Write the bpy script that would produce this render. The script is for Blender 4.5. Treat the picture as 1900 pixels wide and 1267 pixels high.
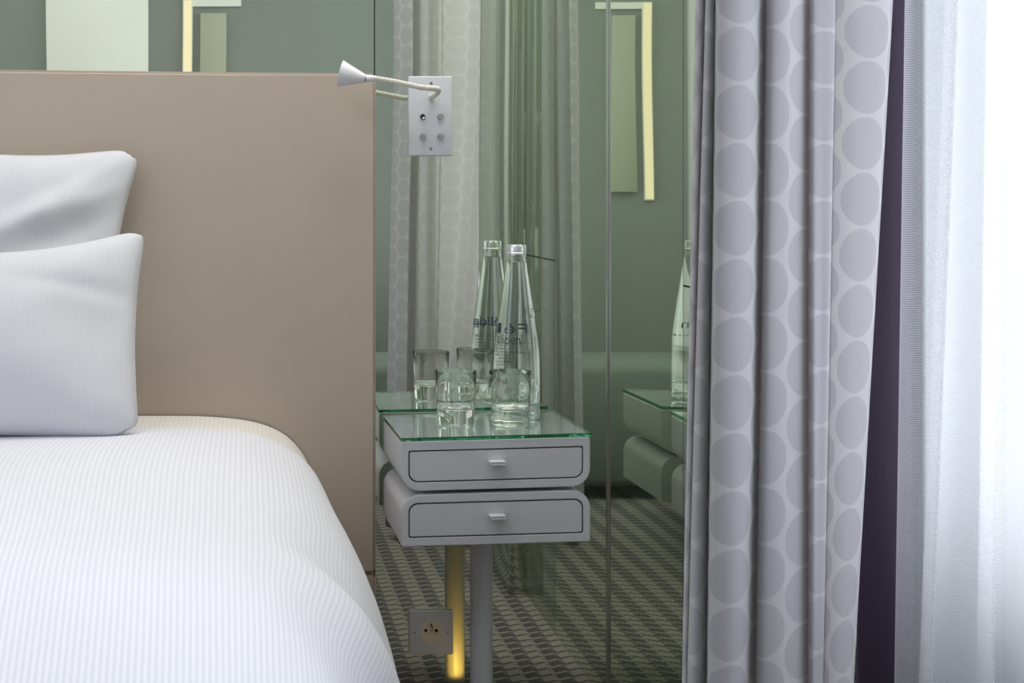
import bpy, bmesh, math, random
from mathutils import Vector, noise
from math import sin, cos, pi, radians, sqrt

for o in list(bpy.data.objects):
    bpy.data.objects.remove(o, do_unlink=True)
S = bpy.context.scene
C = S.collection
random.seed(4)

# ------------------------------------------------------------------ camera
CAM_H = 0.93            # lens height above the carpet
WALL_D = 2.606          # lens to the headboard wall
cd = bpy.data.cameras.new('camera')
cam = bpy.data.objects.new('camera', cd)
C.objects.link(cam)
cam.location = (0, -WALL_D, CAM_H)
cam.rotation_euler = (pi / 2, 0, 0)
cd.sensor_width = 36
cd.lens = 50.02
cd.shift_x = 0.2684     # shift lens: the wall stays square to the film
cd.shift_y = -0.1387
cd.clip_start = 0.01
S.camera = cam

# ------------------------------------------------------------------ world, light, exposure
w = bpy.data.worlds.new('World')
S.world = w
w.use_nodes = True
bg = w.node_tree.nodes['Background']
bg.inputs[0].default_value = (0.88, 0.90, 1.0, 1)
bg.inputs[1].default_value = 6.0
S.view_settings.view_transform = 'Standard'
S.view_settings.look = 'None'
S.view_settings.gamma = 1
S.view_settings.use_curve_mapping = False
S.view_settings.exposure = 0.0
cy = S.cycles
cy.use_denoising = True
cy.max_bounces = 32
cy.diffuse_bounces = 6
cy.glossy_bounces = 16
cy.transmission_bounces = 32
cy.transparent_max_bounces = 24
cy.sample_clamp_indirect = 6
cy.caustics_reflective = True
cy.caustics_refractive = True


def portal(loc, rot, sx, sy):
    l = bpy.data.lights.new('window_portal', 'AREA')
    l.shape = 'RECTANGLE'
    l.size = sx
    l.size_y = sy
    l.cycles.is_portal = True
    o = bpy.data.objects.new('window_portal', l)
    o.location = loc
    o.rotation_euler = rot
    C.objects.link(o)


# sky portal in the window opening, facing into the room (-X)
portal((0.95, -1.83, 1.2), (0, pi / 2, 0), 2.3, 1.66)

def area(name, loc, rot, sx, sy_, power, col):
    l = bpy.data.lights.new(name, 'AREA')
    l.shape = 'RECTANGLE'
    l.size = sx
    l.size_y = sy_
    l.energy = power
    l.color = col
    o = bpy.data.objects.new(name, l)
    o.location = loc
    o.rotation_euler = rot
    C.objects.link(o)


# added fill: two unseen area lights at ceiling height, one by the left wall
area('ceiling_fill', (0.15, -0.46, 2.44), (0, 0, 0), 0.9, 0.6, 18, (1.0, 0.94, 0.92))
area('ceiling_fill', (-0.85, -1.75, 2.44), (0, 0, 0), 1.0, 0.8, 12, (0.95, 0.95, 1.0))
area('left_wall_fill', (-2.44, -1.9, 1.5), (0, -pi / 2, 0), 1.6, 1.4, 11, (0.82, 0.89, 1.0))

# ------------------------------------------------------------------ materials
def new_mat(name):
    m = bpy.data.materials.new(name)
    m.use_nodes = True
    return m, m.node_tree, m.node_tree.nodes['Principled BSDF']


def pbr(name, col, rough=0.5, metal=0.0, spec=0.5, **kw):
    m, nt, b = new_mat(name)
    b.inputs['Base Color'].default_value = (*col, 1)
    b.inputs['Roughness'].default_value = rough
    b.inputs['Metallic'].default_value = metal
    b.inputs['Specular IOR Level'].default_value = spec
    for k, v in kw.items():
        b.inputs[k].default_value = v
    return m


def N(nt, t, **kw):
    n = nt.nodes.new(t)
    for k, v in kw.items():
        setattr(n, k, v)
    return n


def math_n(nt, op, a, b=None, c=None):
    n = nt.nodes.new('ShaderNodeMath')
    n.operation = op
    for i, v in enumerate((a, b, c)):
        if v is None:
            continue
        if isinstance(v, (int, float)):
            n.inputs[i].default_value = v
        else:
            nt.links.new(v, n.inputs[i])
    return n.outputs[0]


def mixcol(nt, fac, a, b):
    n = nt.nodes.new('ShaderNodeMix')
    n.data_type = 'RGBA'
    for sock, v in ((n.inputs[0], fac), (n.inputs[6], a), (n.inputs[7], b)):
        if isinstance(v, (int, float)):
            sock.default_value = v
        elif isinstance(v, tuple):
            sock.default_value = (*v, 1)
        else:
            nt.links.new(v, sock)
    return n.outputs[2]


def noise_bump(m, scale, strength, dist=0.001, detail=4, coord='Object'):
    nt = m.node_tree
    b = nt.nodes['Principled BSDF']
    tc = N(nt, 'ShaderNodeTexCoord')
    nz = N(nt, 'ShaderNodeTexNoise')
    nz.inputs['Scale'].default_value = scale
    nz.inputs['Detail'].default_value = detail
    bp = N(nt, 'ShaderNodeBump')
    bp.inputs['Strength'].default_value = strength
    bp.inputs['Distance'].default_value = dist
    nt.links.new(tc.outputs[coord], nz.inputs['Vector'])
    nt.links.new(nz.outputs['Fac'], bp.inputs['Height'])
    nt.links.new(bp.outputs['Normal'], b.inputs['Normal'])
    return m


def tinted_mirror(name='green_mirror_glass', fac=0.85, rough=0.012, veil=(0.12, 0.15, 0.12)):
    """Green lacquered glass: a weak diffuse lacquer under a strong tinted reflection, very slightly wavy."""
    m = bpy.data.materials.new(name)
    m.use_nodes = True
    nt = m.node_tree
    nt.nodes.clear()
    out = N(nt, 'ShaderNodeOutputMaterial')
    d = N(nt, 'ShaderNodeBsdfDiffuse')
    d.inputs['Color'].default_value = (*veil, 1)
    g = N(nt, 'ShaderNodeBsdfGlossy')
    g.inputs['Color'].default_value = (0.91, 0.965, 0.855, 1)
    g.inputs['Roughness'].default_value = rough
    mx = N(nt, 'ShaderNodeMixShader')
    mx.inputs[0].default_value = fac
    tc = N(nt, 'ShaderNodeTexCoord')
    nz = N(nt, 'ShaderNodeTexNoise')
    nz.inputs['Scale'].default_value = 2.2
    nz.inputs['Detail'].default_value = 0.0
    bp = N(nt, 'ShaderNodeBump')
    bp.inputs['Strength'].default_value = 1.0
    bp.inputs['Distance'].default_value = 0.0009
    nt.links.new(tc.outputs['Object'], nz.inputs['Vector'])
    nt.links.new(nz.outputs['Fac'], bp.inputs['Height'])
    nt.links.new(bp.outputs['Normal'], g.inputs['Normal'])
    nt.links.new(d.outputs[0], mx.inputs[1])
    nt.links.new(g.outputs[0], mx.inputs[2])
    nt.links.new(mx.outputs[0], out.inputs[0])
    return m


def clear_glass(name, col, ior=1.47, rough=0.0):
    m = bpy.data.materials.new(name)
    m.use_nodes = True
    nt = m.node_tree
    nt.nodes.clear()
    out = N(nt, 'ShaderNodeOutputMaterial')
    g = N(nt, 'ShaderNodeBsdfGlass')
    g.inputs['Color'].default_value = (*col, 1)
    g.inputs['Roughness'].default_value = rough
    g.inputs['IOR'].default_value = ior
    nt.links.new(g.outputs[0], out.inputs[0])
    return m


def thin_pane():
    m = bpy.data.materials.new('window_pane_glass')
    m.use_nodes = True
    nt = m.node_tree
    nt.nodes.clear()
    out = N(nt, 'ShaderNodeOutputMaterial')
    t = N(nt, 'ShaderNodeBsdfTransparent')
    t.inputs[0].default_value = (0.95, 0.97, 0.96, 1)
    g = N(nt, 'ShaderNodeBsdfGlossy')
    g.inputs['Roughness'].default_value = 0.01
    fr = N(nt, 'ShaderNodeFresnel')
    fr.inputs[0].default_value = 1.3
    mx = N(nt, 'ShaderNodeMixShader')
    nt.links.new(fr.outputs[0], mx.inputs[0])
    nt.links.new(t.outputs[0], mx.inputs[1])
    nt.links.new(g.outputs[0], mx.inputs[2])
    nt.links.new(mx.outputs[0], out.inputs[0])
    return m


def striped_linen(name, pitch, c1, c2, relief=0.0004):
    """white satin stripe: U of the mesh is metres across the cloth"""
    m, nt, b = new_mat(name)
    uv = N(nt, 'ShaderNodeUVMap')
    sp = N(nt, 'ShaderNodeSeparateXYZ')
    nt.links.new(uv.outputs[0], sp.inputs[0])
    s = math_n(nt, 'SINE', math_n(nt, 'MULTIPLY', sp.outputs[0], 2 * pi / pitch))
    st = math_n(nt, 'MULTIPLY_ADD', s, 1.6, 0.5)
    st.node.use_clamp = True
    nt.links.new(mixcol(nt, st, c1, c2), b.inputs['Base Color'])
    b.inputs['Roughness'].default_value = 0.75
    b.inputs['Specular IOR Level'].default_value = 0.25
    b.inputs['Sheen Weight'].default_value = 0.15
    nz = N(nt, 'ShaderNodeTexNoise')
    nz.inputs['Scale'].default_value = 900
    nt.links.new(uv.outputs[0], nz.inputs['Vector'])
    hgt = math_n(nt, 'MULTIPLY_ADD', st, 0.7, math_n(nt, 'MULTIPLY', nz.outputs['Fac'], 0.3))
    bp = N(nt, 'ShaderNodeBump')
    bp.inputs['Strength'].default_value = 0.15
    bp.inputs['Distance'].default_value = relief
    nt.links.new(hgt, bp.inputs['Height'])
    nt.links.new(bp.outputs['Normal'], b.inputs['Normal'])
    return m


def circle_jacquard(name='circle_jacquard', ground_c=((0.565, 0.555, 0.57), (0.68, 0.67, 0.695)), disc_c=((0.485, 0.475, 0.505), (0.555, 0.545, 0.58)), through=0.46):
    """curtain cloth: staggered columns of matt discs woven into a paler ground (UV in metres)"""
    PU, PV, R = 0.0490, 0.0524, 0.0250
    m, nt, b = new_mat(name)
    uv = N(nt, 'ShaderNodeUVMap')
    sp = N(nt, 'ShaderNodeSeparateXYZ')
    nt.links.new(uv.outputs[0], sp.inputs[0])
    U = math_n(nt, 'DIVIDE', sp.outputs[0], PU)
    col = math_n(nt, 'FLOOR', U)
    par = math_n(nt, 'MULTIPLY', math_n(nt, 'FLOORED_MODULO', col, 2.0), 0.5)
    V = math_n(nt, 'ADD', math_n(nt, 'DIVIDE', sp.outputs[1], PV), par)
    fu = math_n(nt, 'MULTIPLY', math_n(nt, 'SUBTRACT', math_n(nt, 'FRACT', U), 0.5), PU)
    fv = math_n(nt, 'MULTIPLY', math_n(nt, 'SUBTRACT', math_n(nt, 'FRACT', V), 0.5), PV)
    d = math_n(nt, 'SQRT', math_n(nt, 'ADD', math_n(nt, 'MULTIPLY', fu, fu), math_n(nt, 'MULTIPLY', fv, fv)))
    mr = N(nt, 'ShaderNodeMapRange')
    mr.interpolation_type = 'SMOOTHSTEP'
    nt.links.new(d, mr.inputs[0])
    mr.inputs[1].default_value = R - 0.0009
    mr.inputs[2].default_value = R + 0.0004
    mr.inputs[3].default_value = 1.0
    mr.inputs[4].default_value = 0.0
    mask = mr.outputs[0]
    # fine weave
    wv = N(nt, 'ShaderNodeTexNoise')
    wv.inputs['Scale'].default_value = 1100
    mp = N(nt, 'ShaderNodeMapping')
    mp.inputs['Scale'].default_value = (0.35, 1, 1)
    nt.links.new(uv.outputs[0], mp.inputs[0])
    nt.links.new(mp.outputs[0], wv.inputs['Vector'])
    ground = mixcol(nt, wv.outputs['Fac'], *ground_c)
    disc = mixcol(nt, wv.outputs['Fac'], *disc_c)
    colr = mixcol(nt, mask, ground, disc)
    nt.links.new(colr, b.inputs['Base Color'])
    b.inputs['Roughness'].default_value = 0.8
    b.inputs['Specular IOR Level'].default_value = 0.2
    b.inputs['Sheen Weight'].default_value = 0.1
    hgt = math_n(nt, 'MULTIPLY_ADD', mask, -0.6, math_n(nt, 'MULTIPLY', wv.outputs['Fac'], 0.5))
    bp = N(nt, 'ShaderNodeBump')
    bp.inputs['Strength'].default_value = 0.35
    bp.inputs['Distance'].default_value = 0.0008
    nt.links.new(hgt, bp.inputs['Height'])
    nt.links.new(bp.outputs['Normal'], b.inputs['Normal'])
    # a little daylight comes through the cloth
    tr = N(nt, 'ShaderNodeBsdfTranslucent')
    nt.links.new(colr, tr.inputs[0])
    mx = N(nt, 'ShaderNodeMixShader')
    mx.inputs[0].default_value = through
    nt.links.new(b.outputs[0], mx.inputs[1])
    nt.links.new(tr.outputs[0], mx.inputs[2])
    nt.links.new(mx.outputs[0], nt.nodes['Material Output'].inputs[0])
    return m


def sheer_net():
    """fine white net: threads in both directions with gaps (UV in metres)"""
    m = bpy.data.materials.new('white_sheer_net')
    m.use_nodes = True
    nt = m.node_tree
    nt.nodes.clear()
    out = N(nt, 'ShaderNodeOutputMaterial')
    uv = N(nt, 'ShaderNodeUVMap')
    sp = N(nt, 'ShaderNodeSeparateXYZ')
    nt.links.new(uv.outputs[0], sp.inputs[0])

    def thread(sock, pitch):
        s = math_n(nt, 'SINE', math_n(nt, 'MULTIPLY', sock, 2 * pi / pitch))
        t = math_n(nt, 'MULTIPLY_ADD', s, 1.2, 0.5)
        t.node.use_clamp = True
        return t
    a = thread(sp.outputs[0], 0.0020)
    b_ = thread(sp.outputs[1], 0.0022)
    cov = math_n(nt, 'MAXIMUM', math_n(nt, 'MULTIPLY', a, 0.62), b_)
    cov = math_n(nt, 'MULTIPLY_ADD', cov, 0.36, 0.25)
    df = N(nt, 'ShaderNodeBsdfDiffuse')
    df.inputs[0].default_value = (0.88, 0.88, 0.90, 1)
    tl = N(nt, 'ShaderNodeBsdfTranslucent')
    tl.inputs[0].default_value = (0.88, 0.88, 0.90, 1)
    m1 = N(nt, 'ShaderNodeMixShader')
    m1.inputs[0].default_value = 0.5
    nt.links.new(df.outputs[0], m1.inputs[1])
    nt.links.new(tl.outputs[0], m1.inputs[2])
    tp = N(nt, 'ShaderNodeBsdfTransparent')
    m2 = N(nt, 'ShaderNodeMixShader')
    nt.links.new(cov, m2.inputs[0])
    nt.links.new(tp.outputs[0], m2.inputs[1])
    nt.links.new(m1.outputs[0], m2.inputs[2])
    nt.links.new(m2.outputs[0], out.inputs[0])
    return m


def houndstooth():
    """carpet: broken-check twill worked out thread by thread"""
    T = 0.0078
    m, nt, b = new_mat('houndstooth_carpet')
    tc = N(nt, 'ShaderNodeTexCoord')
    sp = N(nt, 'ShaderNodeSeparateXYZ')
    nt.links.new(tc.outputs['Object'], sp.inputs[0])
    i = math_n(nt, 'FLOOR', math_n(nt, 'DIVIDE', sp.outputs[0], T))
    j = math_n(nt, 'FLOOR', math_n(nt, 'DIVIDE', sp.outputs[1], 0.0046))
    wi = math_n(nt, 'LESS_THAN', math_n(nt, 'FLOORED_MODULO', i, 8.0), 3.5)
    wj = math_n(nt, 'LESS_THAN', math_n(nt, 'FLOORED_MODULO', j, 8.0), 3.5)
    tw = math_n(nt, 'LESS_THAN', math_n(nt, 'FLOORED_MODULO', math_n(nt, 'ADD', i, j), 4.0), 1.5)
    mask = math_n(nt, 'ADD', math_n(nt, 'MULTIPLY', tw, wi),
                  math_n(nt, 'MULTIPLY', math_n(nt, 'SUBTRACT', 1.0, tw), wj))
    nt.links.new(mixcol(nt, mask, (0.255, 0.235, 0.21), (0.085, 0.08, 0.085)), b.inputs['Base Color'])
    b.inputs['Roughness'].default_value = 0.95
    b.inputs['Specular IOR Level'].default_value = 0.1
    return m


M = {}
M['mirror'] = tinted_mirror()
M['satin_glass'] = tinted_mirror('green_satin_glass', 0.5, 0.02, (0.17, 0.195, 0.175))
M['joint'] = pbr('panel_joint_dark', (0.02, 0.022, 0.018), 0.5)
M['steel'] = pbr('brushed_steel', (0.62, 0.62, 0.62), 0.25, 1.0)
M['leather'] = noise_bump(pbr('beige_leather', (0.46, 0.392, 0.322), 0.48, spec=0.4), 520, 0.12, 0.0006)
M['stitch'] = pbr('tan_thread', (0.36, 0.28, 0.21), 0.9)
M['white_lacquer'] = noise_bump(pbr('white_lacquer', (0.555, 0.565, 0.61), 0.42, spec=0.4), 300, 0.04, 0.0004)
M['white_plastic'] = pbr('white_plastic', (0.60, 0.615, 0.665), 0.35, spec=0.45)
M['cream_plastic'] = pbr('cream_plastic', (0.74, 0.64, 0.52), 0.4, spec=0.4)
M['black'] = pbr('black_gap', (0.006, 0.006, 0.008), 0.6)
M['copper'] = pbr('dark_brass', (0.45, 0.22, 0.12), 0.35, 1.0)
M['ivory_tube'] = pbr('ivory_gooseneck', (0.66, 0.645, 0.58), 0.35, spec=0.4)
M['shade'] = pbr('white_shade', (0.66, 0.665, 0.71), 0.3, spec=0.5)
M['glass'] = clear_glass('clear_glass', (0.985, 0.99, 0.985))
M['green_glass'] = clear_glass('green_edged_glass', (0.98, 0.99, 0.985), 1.5)
_nt = M['green_glass'].node_tree
_va = N(_nt, 'ShaderNodeVolumeAbsorption')
_va.inputs['Color'].default_value = (0.0, 0.72, 0.48, 1)
_va.inputs['Density'].default_value = 9.0
_nt.links.new(_va.outputs[0], [n for n in _nt.nodes if n.type == 'OUTPUT_MATERIAL'][0].inputs['Volume'])
M['water'] = clear_glass('still_water', (0.98, 0.99, 0.995), 1.33)
M['ink'] = pbr('black_ink', (0.015, 0.016, 0.03), 0.5)
M['blue_ink'] = pbr('blue_ink', (0.012, 0.03, 0.13), 0.5)
M['cap'] = pbr('aluminium_cap', (0.80, 0.80, 0.86), 0.3, 0.85)
M['duvet'] = striped_linen('striped_duvet_cotton', 0.0078, (0.675, 0.68, 0.75), (0.75, 0.755, 0.81))
M['sheet'] = striped_linen('striped_sheet_cotton', 0.0078, (0.74, 0.71, 0.66), (0.79, 0.76, 0.71))
M['pillow'] = striped_linen('striped_pillow_cotton', 0.0090, (0.612, 0.62, 0.662), (0.622, 0.63, 0.672), 0.0001)
M['curtain'] = circle_jacquard()
M['curtain_back'] = circle_jacquard('circle_jacquard_reverse', ((0.84, 0.83, 0.82), (0.90, 0.89, 0.88)), ((0.80, 0.785, 0.77), (0.84, 0.83, 0.81)), 0.48)
M['sheer'] = sheer_net()
M['carpet'] = houndstooth()
M['purple'] = noise_bump(pbr('aubergine_paint', (0.046, 0.031, 0.053), 0.7, spec=0.3), 60, 0.1)
M['frame'] = pbr('white_window_paint', (0.82, 0.83, 0.85), 0.4)
M['pane'] = thin_pane()
M['wall_paint'] = noise_bump(pbr('grey_green_paint', (0.20, 0.218, 0.195), 0.75), 40, 0.05)
M['pale_paint'] = pbr('pale_wall_paint', (0.70, 0.69, 0.66), 0.8)
M['ceiling'] = pbr('white_ceiling_paint', (0.82, 0.82, 0.80), 0.85)
M['door'] = pbr('white_door_paint', (0.72, 0.71, 0.65), 0.5)
M['olive_panel'] = pbr('pale_olive_paint', (0.36, 0.365, 0.27), 0.6)
M['bench'] = noise_bump(pbr('grey_green_upholstery', (0.14, 0.165, 0.14), 0.9), 300, 0.2)
M['base'] = pbr('dark_bed_base', (0.07, 0.06, 0.055), 0.7)


def emit(name, col, k):
    m = bpy.data.materials.new(name)
    m.use_nodes = True
    nt = m.node_tree
    nt.nodes.clear()
    out = N(nt, 'ShaderNodeOutputMaterial')
    e = N(nt, 'ShaderNodeEmission')
    e.inputs[0].default_value = (*col, 1)
    e.inputs[1].default_value = k
    nt.links.new(e.outputs[0], out.inputs[0])
    return m


M['strip'] = emit('lit_tube', (1.0, 0.86, 0.58), 1.2)
M['uplight'] = emit('warm_lens', (1.0, 0.56, 0.07), 2.0)

# ------------------------------------------------------------------ helpers
def link(name, me, mat=None, parent=None, smooth=False):
    o = bpy.data.objects.new(name, me)
    C.objects.link(o)
    if mat is not None and len(me.materials) == 0:
        me.materials.append(mat)
    if parent is not None:
        o.parent = parent
    if smooth:
        for p in me.polygons:
            p.use_smooth = True
    return o


def from_bm(name, bm, mat, parent=None, smooth=False, angle=None):
    bmesh.ops.recalc_face_normals(bm, faces=bm.faces)
    me = bpy.data.meshes.new(name)
    bm.to_mesh(me)
    bm.free()
    o = link(name, me, mat, parent, smooth)
    if angle is not None:
        for p in me.polygons:
            p.use_smooth = True
        me.set_sharp_from_angle(angle=radians(angle))
    return o


def add_box(bm, x0, x1, y0, y1, z0, z1):
    vs = [bm.verts.new((x, y, z)) for x in (x0, x1) for y in (y0, y1) for z in (z0, z1)]
    for f in ((0, 1, 3, 2), (4, 6, 7, 5), (0, 4, 5, 1), (2, 3, 7, 6), (0, 2, 6, 4), (1, 5, 7, 3)):
        bm.faces.new([vs[i] for i in f])
    return vs


def box(name, x0, x1, y0, y1, z0, z1, mat, parent=None, bev=0.0, seg=2):
    bm = bmesh.new()
    add_box(bm, x0, x1, y0, y1, z0, z1)
    if bev > 0:
        bmesh.ops.bevel(bm, geom=bm.edges[:], offset=bev, segments=seg, affect='EDGES', profile=0.5)
    return from_bm(name, bm, mat, parent, angle=40 if bev > 0 else None)


def lathe_bm(bm, prof, n=48, axis_xy=(0, 0), closed=False):
    """spin (r, z) pairs round a vertical axis; r = 0 ends become a single vertex"""
    rings = []
    for r, z in prof:
        if r <= 1e-6:
            rings.append([bm.verts.new((axis_xy[0], axis_xy[1], z))])
        else:
            rings.append([bm.verts.new((axis_xy[0] + r * cos(2 * pi * i / n), axis_xy[1] + r * sin(2 * pi * i / n), z))
                          for i in range(n)])
    pairs = list(zip(rings[:-1], rings[1:]))
    if closed:
        pairs.append((rings[-1], rings[0]))
    for a, b in pairs:
        for i in range(n):
            j = (i + 1) % n
            if len(a) == 1 and len(b) == 1:
                continue
            if len(a) == 1:
                bm.faces.new((a[0], b[i], b[j]))
            elif len(b) == 1:
                bm.faces.new((a[i], a[j], b[0]))
            else:
                bm.faces.new((a[i], a[j], b[j], b[i]))


def lathe(name, prof, mat, parent=None, n=48, closed=False, angle=35):
    bm = bmesh.new()
    lathe_bm(bm, prof, n, closed=closed)
    return from_bm(name, bm, mat, parent, angle=angle)


def disc_out(bm, cx, cz, y0, y1, r, n=20, r1=None):
    """short cylinder along -Y (wall button), y0 at the wall, y1 nearer the room"""
    r1 = r if r1 is None else r1
    a = [bm.verts.new((cx + r * cos(2 * pi * i / n), y0, cz + r * sin(2 * pi * i / n))) for i in range(n)]
    b = [bm.verts.new((cx + r1 * cos(2 * pi * i / n), y1, cz + r1 * sin(2 * pi * i / n))) for i in range(n)]
    for i in range(n):
        j = (i + 1) % n
        bm.faces.new((a[i], a[j], b[j], b[i]))
    bm.faces.new(a)
    bm.faces.new(b)


def button(name, cx, cz, y0, y1, r, mat, parent, bev=0.0008, n=20):
    bm = bmesh.new()
    disc_out(bm, cx, cz, y0, y1, r, n)
    if bev:
        es = [e for e in bm.edges if all(abs(v.co.y - y1) < 1e-7 for v in e.verts)]
        bmesh.ops.bevel(bm, geom=es, offset=bev, segments=2, affect='EDGES')
    return from_bm(name, bm, mat, parent, angle=40)


def tube_bm(bm, pts, rad, n=12, cap=True):
    """sweep a circle along pts; rad is a number or a list"""
    pts = [Vector(p) for p in pts]
    rads = rad if isinstance(rad, (list, tuple)) else [rad] * len(pts)
    up = Vector((0, 0, 1))
    rings = []
    prev = None
    for i, p in enumerate(pts):
        t = (pts[min(i + 1, len(pts) - 1)] - pts[max(i - 1, 0)]).normalized()
        if prev is None:
            s = t.cross(up)
            if s.length < 1e-4:
                s = t.cross(Vector((1, 0, 0)))
            s.normalize()
        else:
            s = (prev - t * prev.dot(t)).normalized()
        prev = s
        q = t.cross(s)
        rings.append([bm.verts.new(p + (s * cos(2 * pi * k / n) + q * sin(2 * pi * k / n)) * rads[i]) for k in range(n)])
    for a, b in zip(rings[:-1], rings[1:]):
        for k in range(n):
            j = (k + 1) % n
            bm.faces.new((a[k], a[j], b[j], b[k]))
    if cap:
        bm.faces.new(rings[0])
        bm.faces.new(rings[-1])


def catmull(pts, per=8):
    P = [Vector(p) for p in pts]
    P = [P[0] * 2 - P[1]] + P + [P[-1] * 2 - P[-2]]
    out = []
    for i in range(1, len(P) - 2):
        for k in range(per):
            t = k / per
            a, b, c, d = P[i - 1], P[i], P[i + 1], P[i + 2]
            out.append(0.5 * ((2 * b) + (c - a) * t + (2 * a - 5 * b + 4 * c - d) * t * t + (3 * b - a - 3 * c + d) * t ** 3))
    out.append(P[-2].copy())
    return out


def grid_mesh(name, rows, uvs, mat, parent=None, smooth=True):
    """rows[j][i] = point, uvs[j][i] = (u, v)"""
    nj, ni = len(rows), len(rows[0])
    vs = [tuple(p) for r in rows for p in r]
    fs = [(j * ni + i, j * ni + i + 1, (j + 1) * ni + i + 1, (j + 1) * ni + i) for j in range(nj - 1) for i in range(ni - 1)]
    me = bpy.data.meshes.new(name)
    me.from_pydata(vs, [], fs)
    ul = me.uv_layers.new(name='UVMap')
    flat = [q for r in uvs for q in r]
    for lp in me.loops:
        ul.data[lp.index].uv = flat[lp.vertex_index]
    me.update()
    return link(name, me, mat, parent, smooth)


def empty(name, loc, label, cat, group=None):
    o = bpy.data.objects.new(name, None)
    o.empty_display_size = 0.05
    C.objects.link(o)
    o.location = loc
    tag(o, label, cat, group)
    return o


def tag(o, label, cat, group=None, kind=None):
    o['label'] = label
    o['category'] = cat
    if group:
        o['group'] = group
    if kind:
        o['kind'] = kind
    return o


def struct(o, label, cat):
    o['kind'] = 'structure'
    return tag(o, label, cat)


def sm(a, b, x):
    t = max(0.0, min(1.0, (x - a) / (b - a)))
    return t * t * (3 - 2 * t)


def lerp_tab(tab, x):
    if x <= tab[0][0]:
        return tab[0][1]
    for (a, va), (b, vb) in zip(tab[:-1], tab[1:]):
        if x <= b:
            return va + (vb - va) * (x - a) / (b - a)
    return tab[-1][1]


# ------------------------------------------------------------------ the room shell
XL, XR = -2.5, 0.68          # left wall, mirrored side wall beside the window
YF = -2.76                   # wall behind the camera
HC = 2.5
XW = 0.868                    # plane of the window
Y_PIER, Y_WEND = -1.00, -2.66

struct(box('floor', XL, 1.07, YF, 0.02, -0.05, 0.0, M['carpet']), 'grey and beige houndstooth carpet seen in the mirror wall', 'floor')
struct(box('ceiling', XL, 1.07, YF, 0.02, HC, HC + 0.05, M['ceiling']), 'white ceiling above the room', 'ceiling')
struct(box('wall_left', XL - 0.06, XL, YF, 0.02, 0, HC, M['pale_paint']), 'pale painted wall on the far side of the bed', 'wall')

# headboard wall: two panels of green mirror glass with a dark joint
XJ = 0.2515
wb = struct(box('wall_back', XL, XR + 0.04, 0.006, 0.06, 0, HC, M['joint']), 'headboard wall faced with green mirror glass', 'wall')
box('glass_panel', XL, XJ - 0.0010, 0.0, 0.006, 0, HC, M['mirror'], wb)
box('glass_panel', XJ + 0.0010, XR + 0.0, 0.0, 0.006, 0, HC, M['mirror'], wb)

# side wall beside the window: two mirror panels, then the aubergine pier end
wr = struct(box('wall_right', XR + 0.006, 0.77, Y_PIER + 0.004, 0.06, 0, HC, M['joint']), 'side wall of green mirror glass between bed corner and window', 'wall')
YP = -0.437
box('glass_panel', XR, XR + 0.006, YP + 0.0012, -0.0035, 0, HC, M['mirror'], wr)
box('glass_panel', XR, XR + 0.006, Y_PIER, YP - 0.0012, 0, 0.797, M['satin_glass'], wr)
box('glass_panel', XR, XR + 0.006, Y_PIER, YP - 0.0012, 0.800, HC, M['satin_glass'], wr)
box('corner_trim', XR - 0.0035, XR + 0.001, -0.0045, -0.0005, 0, HC, M['steel'], wr, 0.0008)
box('glass_panel', 0.640, 0.690, -1.1360, -0.745, 0, HC, M['satin_glass'], wr, 0.002)
pe = box('window_reveal', 0.640, 0.694, -1.1420, -1.1365, 0, HC, M['purple'], wr, 0.001)
button('hook', 0.672, 1.104, -1.1415, -1.1470, 0.0022, M['black'], pe)
pe['label'] = 'dark aubergine painted reveal beside the net curtain'

# wall behind the camera, seen only in the mirrors
wf = struct(box('wall_front', XL, 1.07, YF - 0.06, YF, 0, HC, M['wall_paint']), 'grey green wall opposite the bed, seen in the mirror glass', 'wall')
# over / beyond the window
wo = struct(box('wall_window', XW, XW + 0.12, YF, Y_WEND, 0, HC, M['pale_paint']), 'pale wall beyond the window', 'wall')
box('lintel', XW, XW + 0.12, Y_WEND, Y_PIER, 2.34, HC, M['pale_paint'], wo)
box('jamb', XW - 0.005, XW + 0.12, Y_PIER + 0.0, 0.06, 0, HC, M['pale_paint'], wo)

# white door on the opposite wall, seen above the headboard
d1 = struct(box('door_1', -0.715, -0.335, YF, YF + 0.035, 0, 2.2, M['door'], None, 0.004), 'tall white door reflected above the headboard', 'door')
button('door_handle', -0.39, 1.02, YF + 0.035, YF + 0.075, 0.012, M['steel'], d1)

# ------------------------------------------------------------------ window (white french window, low solid panel)
wn = struct(box('window_1', 0.771, XW + 0.06, Y_PIER - 0.012, Y_PIER - 0.0045, 0, 2.34, M['frame'], None, 0.002), 'white french window behind the net curtain', 'window')
stiles = [(-1.055, -1.012), (-1.83, -1.745), (-2.66, -2.60)]
for a, b in stiles:
    box('stile', XW - 0.01, XW + 0.05, a, b, 0, 2.34, M['frame'], wn, 0.004)
for a, b in ((-1.745, -1.055), (-2.60, -1.83)):
    box('rail', XW - 0.005, XW + 0.045, a, b, 2.27, 2.34, M['frame'], wn, 0.003)
    box('rail', XW - 0.005, XW + 0.045, a, b, 0.47, 0.545, M['frame'], wn, 0.003)
    box('rail', XW - 0.005, XW + 0.045, a, b, 0.0, 0.10, M['frame'], wn, 0.003)
    box('lower_panel', XW + 0.012, XW + 0.03, a, b, 0.10, 0.47, M['frame'], wn)
    box('moulding', XW + 0.004, XW + 0.013, a + 0.05, b - 0.05, 0.15, 0.42, M['frame'], wn, 0.003)
    box('pane', XW + 0.018, XW + 0.022, a, b, 0.545, 2.27, M['pane'], wn)

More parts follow.
